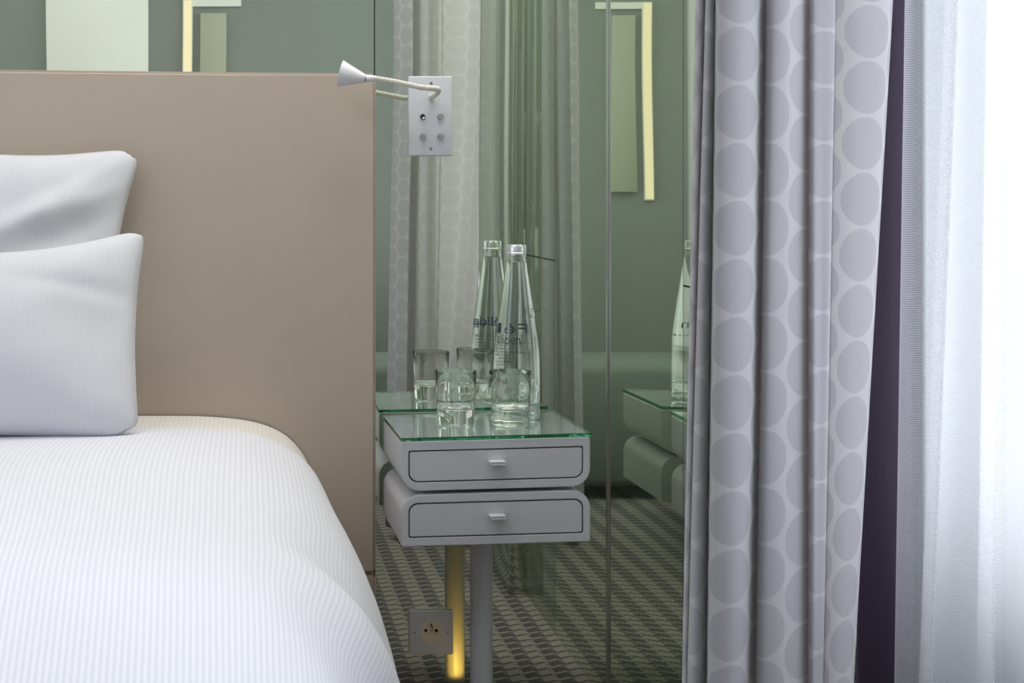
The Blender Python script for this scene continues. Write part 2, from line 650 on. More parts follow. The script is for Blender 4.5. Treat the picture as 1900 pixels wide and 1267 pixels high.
# ------------------------------------------------------------------ headboard
HB0, HB1 = -0.056, -0.001
hb = empty('headboard', (-0.62, 0, 0), 'wide beige leather headboard panel with stitched edges', 'headboard')


def hb_part(name, x0, x1, z0, z1, slope=0.0, bev=0.006, y0=HB0):
    bm = bmesh.new()
    add_box(bm, x0, x1, y0, HB1, z0, z1)
    for v in bm.verts:
        if v.co.z > (z0 + z1) / 2:
            v.co.z += slope * (v.co.x - x1)
    bmesh.ops.bevel(bm, geom=bm.edges[:], offset=bev, segments=3, affect='EDGES')
    o = from_bm(name, bm, M['leather'], hb, angle=50)
    o.location = (0.62, 0, 0)
    return o


hb_part('leather_panel', -1.5, 0.2490, 0.2585, 1.1560, -0.0100)
hb_part('lower_panel', -1.5, 0.2490, 0.0, 0.2570)
bm = bmesh.new()


def stitch_row(x0, x1, z0, z1, y, step=0.0042, ln=0.0028, th=0.0004):
    n = int(sqrt((x1 - x0) ** 2 + (z1 - z0) ** 2) / step)
    dx, dz = (x1 - x0), (z1 - z0)
    L = sqrt(dx * dx + dz * dz)
    ux, uz = dx / L, dz / L
    for k in range(n):
        cx, cz = x0 + ux * step * k, z0 + uz * step * k
        ax, az = ux * ln / 2, uz * ln / 2
        px, pz = -uz * th, ux * th
        q = [(cx - ax - px, cz - az - pz), (cx + ax - px, cz + az - pz), (cx + ax + px, cz + az + pz), (cx - ax + px, cz - az + pz)]
        f = [bm.verts.new((a, y, b)) for a, b in q]
        g = [bm.verts.new((a, y + 0.0012, b)) for a, b in q]
        bm.faces.new(f)
        for i in range(4):
            j = (i + 1) % 4
            bm.faces.new((f[i], f[j], g[j], g[i]))


stitch_row(-0.55, 0.243, 1.1540 + 0.0080, 1.1540 - 0.0003 - 0.0035, HB0 - 0.0002)
stitch_row(-0.55, 0.245, 0.2650, 0.2650, HB0 - 0.0002)
stitch_row(-0.55, 0.245, 0.2510, 0.2510, HB0 - 0.0002)
stitch_row(0.2440, 0.2440, 0.262, 1.148, HB0 - 0.0002)
st = from_bm('stitching', bm, M['stitch'], hb)
st.location = (0.62, 0, 0)
st['kind'] = 'stuff'
st['label'] = 'tan thread stitching along the leather edges'

# ------------------------------------------------------------------ bed
bed = empty('bed', (-0.6, -1.05, 0), 'low double bed with a striped fitted sheet against the leather headboard', 'bed')
o = box('bed_base', -0.68, 0.60, -0.62, 0.98, 0.08, 0.26, M['base'], bed, 0.01)
for sx in (-0.60, 0.52):
    for sy in (-0.55, 0.90):
        bm = bmesh.new()
        lathe_bm(bm, [(0, 0), (0.02, 0), (0.028, 0.08), (0, 0.08)], 14, (sx, sy))
        from_bm('leg', bm, M['base'], bed, angle=40)

MAT_SEC = [(-0.12, 0.543), (-0.05, 0.542), (0.02, 0.534), (0.075, 0.514), (0.110, 0.484), (0.132, 0.442), (0.146, 0.38), (0.150, 0.30), (0.148, 0.262)]
XC = -0.60   # centre line of the bed


def section(right, crown=0.006, n_flat=34):
    """mirror a right-hand profile about the bed's centre line; returns points left to right"""
    cur = catmull([(x, 0, z) for x, z in right], 5)
    r = [(p.x, p.z) for p in cur]
    flat = [(XC + (r[0][0] - XC) * k / n_flat, r[0][1]) for k in range(n_flat)]
    R_ = flat + r
    L_ = [(2 * XC - x, z) for x, z in reversed(R_)][:-1]
    return L_ + R_


def bed_cloth(name, y_list, sec_fn, mat, parent, off=(0, 0, 0), disp=None, fan=0.0):
    rows, uvs = [], []
    for y in y_list:
        s = sec_fn(y)
        row, uvr, u = [], [], 0.0
        us = [0.0]
        for a, b in zip(s[:-1], s[1:]):
            us.append(us[-1] + sqrt((b[0] - a[0]) ** 2 + (b[1] - a[1]) ** 2))
        kx = next((k for k in range(len(s) - 1) if s[k][0] <= 0 < s[k + 1][0]), len(s) // 2)
        u0 = us[kx] + (us[kx + 1] - us[kx]) * (0 - s[kx][0]) / (s[kx + 1][0] - s[kx][0])
        ease = 1 + fan * sm(-0.5, -1.5, y)          # the cover is gathered a little towards the foot
        for k, (x, z) in enumerate(s):
            p = Vector((x, y, z))
            if disp:
                p = disp(p)
            row.append((p.x - off[0], p.y - off[1], p.z - off[2]))
            uvr.append(((us[k] - u0) * ease, y))
        rows.append(row)
        uvs.append(uvr)
    return grid_mesh(name, rows, uvs, mat, parent)


def mat_sec(y):
    t = sm(-0.26, -0.36, y)
    return section([(x - 0.03 * t - 0.15 * sm(-0.80, -1.70, y), z - 0.03 * t) for x, z in MAT_SEC])


def mat_disp(p):
    f = 0.0025 * noise.noise(Vector((p.x * 9, p.y * 30, p.z * 6)))
    return p + Vector((f * 0.4, 0, f))


bed_cloth('mattress', [-0.060 - 0.02 * k for k in range(22)] + [-0.55 - 0.1 * k for k in range(12)], mat_sec, M['sheet'], bed, bed.location, mat_disp)

# duvet: flat top with a soft roll over the right side, top edge just in front of the pillows
BACK_SEC = [(-0.12, 0.552), (-0.05, 0.550), (0.02, 0.542), (0.078, 0.520), (0.118, 0.488), (0.143, 0.440), (0.158, 0.375), (0.163, 0.33), (0.166, 0.29), (0.160, 0.25)]
FRNT_SEC = [(-0.12, 0.572), (-0.05, 0.569), (0.03, 0.557), (0.092, 0.530), (0.140, 0.488), (0.172, 0.435), (0.192, 0.375), (0.203, 0.33), (0.206, 0.29), (0.200, 0.25)]
DY0, DY1 = -0.235, -1.66


def duvet_sec(y):
    t = sm(-0.20, -0.75, y)
    lift = sm(0.0, 0.035, DY0 - y)          # the rounded top edge rises out of the sheet
    foot = 1 - max(0.0, min(1.0, (-1.18 - y) / 0.48)) ** 2
    r = []
    for (xa, za), (xb, zb) in zip(BACK_SEC, FRNT_SEC):
        x, z = xa + (xb - xa) * t, za + (zb - za) * t
        x -= (1 - lift) * 0.022 + 0.12 * sm(-0.85, -1.80, y)
        z -= (1 - lift) * 0.018
        z = 0.10 + (z - 0.10) * (0.30 + 0.70 * foot)
        r.append((x, z))
    return section(r)


def duvet_disp(p):
    side = sm(0.0, 0.16, p.x) * sm(-0.2, -0.6, p.y)
    f = 0.010 * noise.noise(Vector((p.x * 2.2 + 3, p.y * 2.0, 0.3)))
    f += 0.0035 * noise.noise(Vector((p.x * 7 + 1, p.y * 5, 1.7)))
    # creases running down over the side, stronger towards the foot
    q = p.y * 13 + 2.2 * noise.noise(Vector((p.x * 5, p.y * 3, 4)))
    cr = (abs(sin(q)) ** 2.5 - 0.35) * 0.024 * side * sm(-0.70, -1.15, p.y) 
    return p + Vector((f * 0.4 + cr * 0.8, 0, f + cr * 0.5)) 


ys = [DY0 - 0.004 * k for k in range(10)]
while ys[-1] > DY1 + 0.012:
    ys.append(ys[-1] - 0.012)
ys.append(DY1)
dv = bed_cloth('duvet', ys, duvet_sec, M['duvet'], None, (XC, -1.1, 0), duvet_disp, 0.30)
dv.location = (XC, -1.1, 0)
tag(dv, 'white satin striped duvet spread over the bed', 'duvet')


def pillow(name, half_w, half_h, thick, pin_x, pin_top, loc, rx, rz, ry, seed, label, n=64, crease=()):
    """a cushion skin in its own XZ plane (face towards -Y), origin at the middle of the bottom edge"""
    rows_f, rows_b, uv = [], [], []
    for j in range(n + 1):
        v = -1 + 2 * j / n
        rf, rb, ru = [], [], []
        for i in range(n + 1):
            u = -1 + 2 * i / n
            px = pin_x * (1 - v * v)
            pz = (pin_top if v > 0 else 0.05) * (1 - abs(u) ** 2.7) * abs(v) ** 1.5
            # rounded ears
            rr = 0.030 * (abs(u) ** 14) * (abs(v) ** 14)
            x = half_w * u * (1 - px) - rr * (1 if u > 0 else -1)
            z = half_h * v - half_h * pz * (1 if v > 0 else -1) - rr * (1 if v > 0 else -1)
            e = max(0.0, (1 - abs(u) ** 2.6)) ** 0.62 * max(0.0, (1 - abs(v) ** 2.6)) ** 0.62
            wv = 0.014 * noise.noise(Vector((x * 7, z * 7, seed))) + 0.004 * noise.noise(Vector((x * 19, z * 15, seed + 5)))
            for (cu, cv, du, dvv, amp, wd) in crease:
                s = (u - cu) * dvv - (v - cv) * du
                t = (u - cu) * du + (v - cv) * dvv
                wv += amp * math.exp(-(s / wd) ** 2) * math.exp(-(t / 0.55) ** 2)
            t = thick * e
            edge_wave = 0.006 * noise.noise(Vector((x * 14, z * 14, seed + 9)))
            x += edge_wave * 0.35
            rf.append((x, -t - wv * min(1, e * 1.6), z + half_h))
            rb.append((x, t * 0.75, z + half_h))
            ru.append((x, z))
        rows_f.append(rf)
        rows_b.append(rb)
        uv.append(ru)
    vs, fs, uvs = [], [], []
    m_ = n + 1
    for rows in (rows_f, rows_b):
        for j in range(m_):
            vs += rows[j]
            uvs += uv[j]
    off = m_ * m_
    for j in range(n):
        for i in range(n):
            a = j * m_ + i
            fs.append((a, a + 1, a + m_ + 1, a + m_))
            fs.append((off + a, off + a + m_, off + a + m_ + 1, off + a + 1))
    me = bpy.data.meshes.new(name)
    me.from_pydata(vs, [], fs)
    ul = me.uv_layers.new(name='UVMap')
    for lp in me.loops:
        ul.data[lp.index].uv = uvs[lp.vertex_index]
    bm = bmesh.new()
    bm.from_mesh(me)
    bmesh.ops.remove_doubles(bm, verts=bm.verts, dist=1e-5)
    bmesh.ops.recalc_face_normals(bm, faces=bm.faces)
    bm.to_mesh(me)
    bm.free()
    o = link(name, me, M['pillow'], None, True)
    o.location = loc
    o.rotation_euler = (rx, ry, rz)
    tag(o, label, 'pillow', 'bed pillows')
    return o


pillow('pillow', 0.33, 0.254, 0.070, 0.110, 0.15, (-0.526, -0.170, 0.552), radians(-10), 0, radians(3.8), 1.3,
       'white pillow standing against the leather headboard behind another',
       crease=((0.62, 0.50, 0.85, 0.50, 0.012, 0.09), (0.55, 0.20, 0.80, 0.55, -0.010, 0.10), (0.75, 0.72, 0.7, 0.7, 0.008, 0.07)))
pillow('pillow', 0.33, 0.185, 0.080, 0.050, 0.33, (-0.480, -0.375, 0.553), radians(-22), 0, radians(0.5), 7.7,
       'white front pillow leaning low on another, resting on the duvet',
       crease=((0.98, 0.25, 0.9, -0.3, -0.006, 0.10), (0.9, -0.7, 0.5, 0.85, 0.006, 0.10)))

# ------------------------------------------------------------------ nightstand
NX0, NX1 = 0.2665, 0.5765      # left / right of the boxes
NYF, NYB = -0.276, -0.034      # front / back
TOP = 0.5365                   # underside of the glass
SH = 0.024                     # the boxes hang a touch out of level on their single post
NCX = (NX0 + NX1) / 2
ns = empty('nightstand', (NCX, -0.15, 0), 'white lacquer nightstand of two stacked drawers on one post, beside the bed', 'nightstand')


def rr_outline(x0, x1, z0, z1, r, low=True, high=False, n=8):
    """rectangle outline with rounded lower and / or upper corners, counter-clockwise from lower left"""
    pts = []

    def arc(cx, cz, a0, rad):
        for k in range(n + 1):
            a = a0 + (pi / 2) * k / n
            pts.append((cx + rad * cos(a), cz + rad * sin(a)))
    rl = r if low else 0.003
    rh = r if high else 0.003
    arc(x0 + rl, z0 + rl, pi, rl)
    arc(x1 - rl, z0 + rl, 1.5 * pi, rl)
    arc(x1 - rh, z1 - rh, 0, rh)
    arc(x0 + rh, z1 - rh, pi / 2, rh)
    return pts


ROT = radians(-1.2)


def ns_xf(x, y, z):
    """shear (box not level) and slight turn about the post"""
    X, Y = x - NCX, y + 0.15
    z = z + SH * X
    return (X * cos(ROT) + Y * sin(ROT), -X * sin(ROT) + Y * cos(ROT), z)


def extrude_outline(name, pts, y0, y1, mat, parent, bev=0.0, hole=None, cap_back=True):
    bm = bmesh.new()
    f = [bm.verts.new((x, y0, z)) for x, z in pts]
    b = [bm.verts.new((x, y1, z)) for x, z in pts]
    n = len(pts)
    for i in range(n):
        j = (i + 1) % n
        bm.faces.new((f[i], f[j], b[j], b[i]))
    if hole is None:
        ff = bm.faces.new(f)
    else:
        hp, hy = hole
        h0 = [bm.verts.new((x, y0, z)) for x, z in hp]
        h1 = [bm.verts.new((x, hy, z)) for x, z in hp]
        for i in range(n):
            j = (i + 1) % n
            bm.faces.new((f[i], f[j], h0[j], h0[i]))
            bm.faces.new((h0[i], h0[j], h1[j], h1[i]))
        bm.faces.new(h1)
    if cap_back:
        bm.faces.new(b)
    if bev:
        es = [e for e in bm.edges if all(abs(v.co.y - y0) < 1e-7 for v in e.verts) and len(e.link_faces) == 2]
        es = [e for e in es if any(abs(fc.normal.y) < 0.5 for fc in e.link_faces)] if False else es
        bmesh.ops.recalc_face_normals(bm, faces=bm.faces)
        bm.normal_update()
        es = [e for e in es if e.calc_face_angle(0) > 0.6]
        bmesh.ops.bevel(bm, geom=es, offset=bev, segments=2, affect='EDGES')
    for v in bm.verts:
        v.co = ns_xf(*v.co)
    return from_bm(name, bm, mat, parent, angle=38)


def drawer_unit(z0, z1, low):
    high = not low
    R = 0.030
    out = rr_outline(NX0, NX1, z0, z1, R, low, high)
    bw, bwt = 0.0115, 0.0140
    ix0, ix1, iz0, iz1 = NX0 + bw, NX1 - bw, z0 + bwt, z1 - bwt
    inn = rr_outline(ix0, ix1, iz0, iz1, R * 0.5, low, high)
    extrude_outline('cabinet_box', out, NYF, NYB, M['white_lacquer'], ns, 0.0012, (inn, NYF + 0.03))
    # black fill stands in for the shade in the gap round the drawer
    g = 0.0006
    extrude_outline('drawer_gap_shade', rr_outline(ix0 + g, ix1 - g, iz0 + g, iz1 - g, R * 0.5, low, high), NYF + 0.003, NYF + 0.026, M['black'], ns)
    g = 0.0019
    dr = extrude_outline('drawer', rr_outline(ix0 + g, ix1 - g, iz0 + g, iz1 - g, R * 0.46, low, high), NYF + 0.0004, NYF + 0.024, M['white_lacquer'], ns, 0.0007)
    cz = (iz0 + iz1) / 2 + 0.006
    bm = bmesh.new()
    add_box(bm, NCX - 0.0125, NCX + 0.0125, NYF - 0.020, NYF + 0.004, cz - 0.0015, cz + 0.0015)
    add_box(bm, NCX - 0.0125, NCX + 0.0125, NYF - 0.020, NYF - 0.0175, cz - 0.0040, cz + 0.0015)
    bmesh.ops.bevel(bm, geom=bm.edges[:], offset=0.0005, segments=2, affect='EDGES')
    for v in bm.verts:
        v.co = ns_xf(*v.co)
    from_bm('handle', bm, M['shade'], dr, angle=40)


drawer_unit(0.4560, 0.5360, True)
drawer_unit(0.3655, 0.4500, False)
# spacer block between the two boxes, post, foot plate
bm = bmesh.new()
add_box(bm, -0.07, 0.09, -0.02, 0.07, 0.446, 0.459)
from_bm('spacer_block', bm, M['white_lacquer'], ns)
lathe('post', [(0, 0.0), (0.0192, 0.0), (0.0192, 0.3690), (0, 0.3690)], M['white_lacquer'], ns, 40)
# glass sheet with small bumpers
GZ0, GZ1 = TOP + 0.0012, TOP + 0.0072
bm = bmesh.new()
add_box(bm, NX0 - 0.0015, NX1 + 0.0015, NYF - 0.002, NYB + 0.004, GZ0, GZ1)
bmesh.ops.bevel(bm, geom=bm.edges[:], offset=0.0006, segments=2, affect='EDGES')
for v in bm.verts:
    v.co = ns_xf(*v.co)
gt = from_bm('glass_top', bm, M['green_glass'], ns, angle=40)
gt['label'] = 'clear glass sheet with green edges'
for bx in (NX0 + 0.012, NX1 - 0.012):
    for by in (NYF + 0.010, NYB - 0.012):
        bm = bmesh.new()
        add_box(bm, bx - 0.004, bx + 0.004, by - 0.004, by + 0.004, TOP - 0.0006, GZ0)
        for v in bm.verts:
            v.co = ns_xf(*v.co)
        from_bm('bumper', bm, M['cream_plastic'], ns)


def glass_z(x):
    return GZ1 + SH * (x - NCX)


# ------------------------------------------------------------------ bottle
BX, BY = 0.4886, -0.116
bz = glass_z(BX) + 0.0008
bot = empty('water_bottle', (BX, BY, bz), 'tall clear glass bottle full of water, silver cap, black lettering', 'bottle')
# outer profile (radius, height)
OUT = [(0, 0.004), (0.024, 0.002), (0.031, 0.0), (0.0365, 0.0012), (0.0395, 0.005), (0.0403, 0.012), (0.0403, 0.040), (0.0403, 0.075), (0.0398, 0.100), (0.0385, 0.125),
       (0.0360, 0.150), (0.0330, 0.172), (0.0295, 0.195), (0.0260, 0.217), (0.0228, 0.238), (0.0200, 0.256), (0.0180, 0.270), (0.0170, 0.280), (0.0166, 0.2835),
       (0.0172, 0.2845), (0.0172, 0.2870), (0.0162, 0.2880), (0.0158, 0.2900), (0.0158, 0.298)]
RTAB = [(z, r) for r, z in OUT if r > 0.03 or z > 0.1]
RTAB.sort()
TH = 0.0027
INN = [(0.0158 - 0.0022, 0.298)] + [(r - TH, z) for r, z in reversed(OUT[5:19]) if z >= 0.012] + [(0.033, 0.0085), (0.022, 0.0100), (0, 0.0125)]
prof = OUT + INN


def smooth_prof(p):
    return p


lathe('bottle_glass', prof, M['glass'], bot, 96, angle=60)
WL = 0.2745
wp = [(0, 0.0118)] + [(0.0225, 0.0094), (0.0335, 0.0078)] + [(r - TH + 0.0005, z) for r, z in OUT[5:17] if z < WL - 0.003] + [(lerp_tab(RTAB, WL) - TH + 0.0005, WL), (lerp_tab(RTAB, WL) - TH - 0.001, WL - 0.0006), (0, WL - 0.0006)]
wa = lathe('water', wp, M['water'], bot, 96, angle=60)
wa['label'] = 'still water up to the neck'
lathe('cap', [(0, 0.2875), (0.0175, 0.2875), (0.0177, 0.2905), (0.0171, 0.2912), (0.0171, 0.3030), (0.0160, 0.3048), (0, 0.3050)], M['cap'], bot, 48)


def bottle_pt(theta, z, off):
    """theta from the side facing the camera (-Y), positive towards +X"""
    r = lerp_tab(RTAB, z) + off
    return (r * sin(theta), -r * cos(theta), z)


def text_mesh(body, size, bold=0.0, spacing=1.0):
    cu = bpy.data.curves.new('txt', 'FONT')
    cu.body = body
    cu.size = size
    cu.offset = bold
    cu.space_character = spacing
    cu.align_x = 'CENTER'
    cu.resolution_u = 3
    ob = bpy.data.objects.new('txt', cu)
    C.objects.link(ob)
    dg = bpy.context.evaluated_depsgraph_get()
    me = bpy.data.meshes.new_from_object(ob.evaluated_get(dg))
    bpy.data.objects.remove(ob, do_unlink=True)
    return me


def text_on_bottle(name, body, size, theta, z, mat, bold=0.0, off=0.0004, spacing=1.0, sx=1.0, sy=1.0):
    me = text_mesh(body, size, bold, spacing)
    me.name = name
    r0 = lerp_tab(RTAB, z) + off
    for v in me.vertices:
        v.co = bottle_pt(theta + v.co.x * sx / r0, z + v.co.y * sy, off)
    me.materials.clear()
    me.materials.append(mat)
    return link(name, me, mat, bot)


def stroke_on(fn, pts, wid, bm):
    """flat ribbon along pts=(u, v) placed by fn(u, v)"""
    for (u0, v0), (u1, v1) in zip(pts[:-1], pts[1:]):
        dx, dz = u1 - u0, v1 - v0
        L = sqrt(dx * dx + dz * dz) or 1
        nx, nz = -dz / L * wid / 2, dx / L * wid / 2
        q = [(u0 - nx, v0 - nz), (u1 - nx, v1 - nz), (u1 + nx, v1 + nz), (u0 + nx, v0 + nz)]
        bm.faces.new([bm.verts.new(fn(a, b)) for a, b in q])


def circ(cx, cz, r, n=16):
    return [(cx + r * cos(2 * pi * k / n), cz + r * sin(2 * pi * k / n)) for k in range(n + 1)]


text_on_bottle('lettering', 'élicien', 0.0250, radians(-35), 0.1335, M['ink'], -0.0002, spacing=1.0, sx=0.74)
text_on_bottle('lettering', 'HOTEL PARIS', 0.0048, radians(-16), 0.1185, M['ink'], 0.0, spacing=1.25)
bm = bmesh.new()
fn = lambda u, v: bottle_pt(u / 0.0385, v, 0.0004)
fx = -0.0475
stroke_on(fn, [(fx, 0.1220), (fx, 0.1520)], 0.0010, bm)
stroke_on(fn, [(fx - 0.0004, 0.1520), (fx + 0.0080, 0.1520)], 0.0010, bm)
stroke_on(fn, [(fx, 0.1450), (fx + 0.0060, 0.1450)], 0.0010, bm)
stroke_on(fn, circ(fx, 0.1180, 0.0040), 0.0009, bm)
from_bm('emblem', bm, M['ink'], bot)
# print on the far side, read through the water
text_on_bottle('lettering', 'Félicien', 0.0250, radians(211), 0.1455, M['blue_ink'], 0.0003, spacing=1.05, sx=1.0)
bm = bmesh.new()
rg = random.Random(8)
for k in range(9):
    z = 0.130 - 0.0056 * k
    u = -0.024
    while u < 0.024:
        ln = rg.uniform(0.002, 0.006)
        if not (k in (0, 8) and abs(u) > 0.013):
            stroke_on(lambda a, b: bottle_pt(radians(207) + a / 0.040, b, 0.0004), [(u, z), (min(u + ln, 0.026), z)], 0.0007, bm)
        u += ln + 0.0012
sp_ = from_bm('small_print', bm, M['ink'], bot)
sp_['kind'] = 'stuff'
# raised glass eye mark on the shoulder
bm = bmesh.new()
th0, zc = radians(48), 0.1865
ring = [Vector(bottle_pt(th0 + 0.0072 * cos(a) / 0.031, zc + 0.0072 * sin(a), 0.0004)) for a in [2 * pi * k / 24 for k in range(25)]]
tube_bm(bm, ring, 0.0012, 8, False)
ring = [Vector(bottle_pt(th0 + 0.0026 * cos(a) / 0.031, zc + 0.0036 * sin(a), 0.0003)) for a in [2 * pi * k / 16 for k in range(17)]]
tube_bm(bm, ring, 0.0009, 8, False)
from_bm('raised_mark', bm, M['glass'], bot, smooth=True)


# ------------------------------------------------------------------ tumblers
def tumbler(x, y, label, mark_theta):
    t = empty('tumbler', (x, y, glass_z(x) + 0.0006), label, 'glass', 'drinking glasses on the nightstand')
    RB, RT, H = 0.0315, 0.0356, 0.0925
    out = [(0, 0.0015), (0.022, 0.0010), (0.0290, 0.0), (0.0306, 0.0007), (RB, 0.0030), (0.0324, 0.028), (0.0339, 0.062), (RT, H - 0.0010), (RT - 0.0004, H - 0.0001)]
    inn = [(RT - 0.0010, H - 0.0001), (RT - 0.0014, H - 0.0012), (0.0326, 0.062), (0.0314, 0.034), (0.0305, 0.0295), (0.0270, 0.0270), (0.014, 0.0260), (0, 0.0258)]
    lathe('glass_body', out + inn, M['glass'], t, 80, angle=50)
    bm = bmesh.new()

    def f(u, v):
        r = RB + (RT - RB) * v / H + 0.0005
        return (r * sin(mark_theta + u / r), -r * cos(mark_theta + u / r), v)
    stroke_on(f, [(0, 0.0435), (0, 0.0640)], 0.0007, bm)
    stroke_on(f, [(-0.0003, 0.0640), (0.0048, 0.0640)], 0.0007, bm)
    stroke_on(f, [(0, 0.0605), (0.0030, 0.0605)], 0.0006, bm)
    stroke_on(f, circ(0, 0.0413, 0.0022), 0.0007, bm)
    from_bm('printed_key', bm, M['ink'], t)
    return t


tumbler(0.3762, -0.156, 'clear glass tumbler nearer the headboard, left of the bottle', radians(-20))
tumbler(0.4655, -0.181, 'clear glass tumbler standing in front of the bottle', radians(68))

# ------------------------------------------------------------------ reading lamp with its switch plate
rl = empty('reading_lamp', (0.354, 0, 1.082), 'white gooseneck reading lamp on a wall plate with round switches', 'lamp')
LO = Vector((0.354, 0, 1.082))
PX0, PX1, PZ0, PZ1 = 0.3130, 0.3932, 1.0095, 1.1550


def rel(o):
    o.location = -LO
    return o


rel(box('wall_plate', PX0, PX1, -0.0075, -0.0005, PZ0, PZ1, M['white_plastic'], rl, 0.0022, 3))


def wpt(px, py, d):
    """metres on a plane d in front of the wall, from the survey of the photograph"""
    z = WALL_D - d
    return Vector(((px - 440) / 2640 * z, -d, CAM_H - (py - 370) / 2640 * z))


for (cx, cz, nm) in ((0.3545, 1.1420, 'screw'), (0.3538, 1.0225, 'screw')):
    s = rel(button(nm, cx, cz, -0.007, -0.0083, 0.0030, M['steel'], rl, 0.0004))
    bm = bmesh.new()
    disc_out(bm, cx, cz, -0.0080, -0.00845, 0.0012, 6)
    from_bm('hex_socket', bm, M['black'], s)
for (cx, cz) in ((0.3712, 1.0812), (0.3386, 1.0447), (0.3712, 1.0447)):
    b = rel(button('push_button', cx, cz, -0.007, -0.0135, 0.0050, M['steel'], rl, 0.0006, 24))
    bm = bmesh.new()
    disc_out(bm, cx, cz, -0.0074, -0.0092, 0.0060, 24)
    from_bm('bezel', bm, M['steel'], b, angle=40)
tg = rel(button('toggle_switch', 0.3386, 1.0812, -0.007, -0.0095, 0.0056, M['steel'], rl, 0.0008, 24))
bm = bmesh.new()
disc_out(bm, 0.3386, 1.0812, -0.0090, -0.0099, 0.0040, 20)
from_bm('slot', bm, M['black'], tg)
bm = bmesh.new()
tube_bm(bm, [(0.3386, -0.0085, 1.0808), (0.3391, -0.0150, 1.0785), (0.3396, -0.0205, 1.0762)], [0.0013, 0.0019, 0.0026], 12)
from_bm('lever', bm, M['steel'], tg, smooth=True)

path = [Vector((0.3540, -0.006, 1.1170)), Vector((0.3550, -0.045, 1.1178)), Vector((0.3552, -0.085, 1.1200)), Vector((0.3500, -0.112, 1.1235)),
        wpt(783, 162.5, 0.126), wpt(760, 157.5, 0.131), wpt(730, 151.0, 0.134), wpt(697, 145.5, 0.136)]
cur = catmull(path, 170)
rads = []
acc = 0.0
for i, p in enumerate(cur):
    if i:
        acc += (p - cur[i - 1]).length
    rads.append(0.0043 + 0.0008 * (0.5 + 0.5 * sin(acc * 2 * pi / 0.0036)))
bm = bmesh.new()
tube_bm(bm, [p - LO for p in cur], rads, 12)
from_bm('gooseneck', bm, M['ivory_tube'], rl, smooth=True)
# collar + conical shade along the last direction
a0, a1, a2 = wpt(697, 145.5, 0.136), wpt(678, 146.0, 0.137), wpt(632.5, 136.5, 0.128)
bm = bmesh.new()
tube_bm(bm, [a0 - LO, (a0 * 0.5 + a1 * 0.5) - LO, a1 - LO], [0.0052, 0.0062, 0.0066], 24)
from_bm('collar', bm, M['shade'], rl, angle=40)
ax = (a2 - a1).normalized()
L_ = (a2 - a1).length
bm = bmesh.new()
sh_out = [(0.0, 0.0068), (0.0015, 0.0076), (L_, 0.0235)]
sh_in = [(L_, 0.0225), (0.004, 0.0060)]
pts = [a1 + ax * t for t, r in sh_out + sh_in]
s_ = ax.cross(Vector((0, 0, 1))).normalized()
q_ = s_.cross(ax)
rings = []
for (t, r) in sh_out + sh_in:
    c0 = a1 + ax * t - LO
    rings.append([bm.verts.new(c0 + (s_ * cos(2 * pi * k / 40) + q_ * sin(2 * pi * k / 40)) * r) for k in range(40)])
for a, b in zip(rings[:-1], rings[1:]):
    for k in range(40):
        j = (k + 1) % 40
        bm.faces.new((a[k], a[j], b[j], b[k]))
bm.faces.new(rings[0])
bm.faces.new(rings[-1])
from_bm('lamp_shade', bm, M['shade'], rl, angle=35)

# ------------------------------------------------------------------ power outlet on the mirror glass
OX, OZ = 0.3545, 0.1390
po = empty('power_outlet', (OX, 0, OZ), 'square white wall socket with round cream insert below the nightstand', 'socket')
bm = bmesh.new()
add_box(bm, -0.0400, 0.0400, -0.0080, -0.0005, -0.0400, 0.0400)
bmesh.ops.bevel(bm, geom=bm.edges[:], offset=0.0016, segments=3, affect='EDGES')
from_bm('face_plate', bm, M['white_plastic'], po, angle=40)
si = button('socket_insert', 0.0, 0.0010, -0.0078, -0.0086, 0.0198, M['cream_plastic'], po, 0.0004, 48)
for cx in (-0.0102, 0.0092):
    button('pin_hole', cx, 0.0042, -0.0084, -0.0089, 0.0030, M['black'], si, 0, 20)
button('centre_screw', -0.0005, 0.0040, -0.0084, -0.0092, 0.0024, M['steel'], si, 0.0003, 16)
bm = bmesh.new()
disc_out(bm, -0.0003, 0.0150, -0.0084, -0.0089, 0.0023, 16)
tube_bm(bm, [(0.0004, -0.0085, 0.0128), (0.0004, -0.0200, 0.0128)], [0.0022, 0.0017], 14)
from_bm('earth_pin', bm, M['copper'], si, angle=40)
for cx in (-0.0308, 0.0300):
    button('screw', cx, 0.0, -0.0078, -0.0084, 0.0012, M['black'], po, 0, 12)

# ------------------------------------------------------------------ patterned curtain drawn aside in front of the mirror corner
# plan of the folds: (px upper, px lower, distance from lens); upper = level 1.018 m, lower = 0.603 m
FOLD = [(1318, 1302, 1.400), (1298, 1283, 1.372), (1289, 1273, 1.340), (1290, 1273, 1.318), (1298, 1278, 1.312), (1306, 1284, 1.322),
        (1306, 1283, 1.308), (1311, 1291, 1.296), (1321, 1305, 1.300), (1330, 1319, 1.318), (1327, 1316, 1.297), (1337, 1325, 1.284), (1371, 1359, 1.284),
        (1402, 1388, 1.302), (1424, 1410, 1.332), (1421, 1407, 1.310), (1430, 1417, 1.299), (1455, 1447, 1.302), (1485, 1480, 1.314),
        (1507, 1507, 1.334), (1502, 1501, 1.321), (1509, 1507, 1.314), (1525, 1518, 1.317), (1543, 1528, 1.323), (1546, 1531, 1.328), (1550, 1534, 1.325), (1590, 1561, 1.329), (1630, 1587, 1.342), (1642, 1596, 1.356), (1643, 1597, 1.400), (1637, 1592, 1.450)]


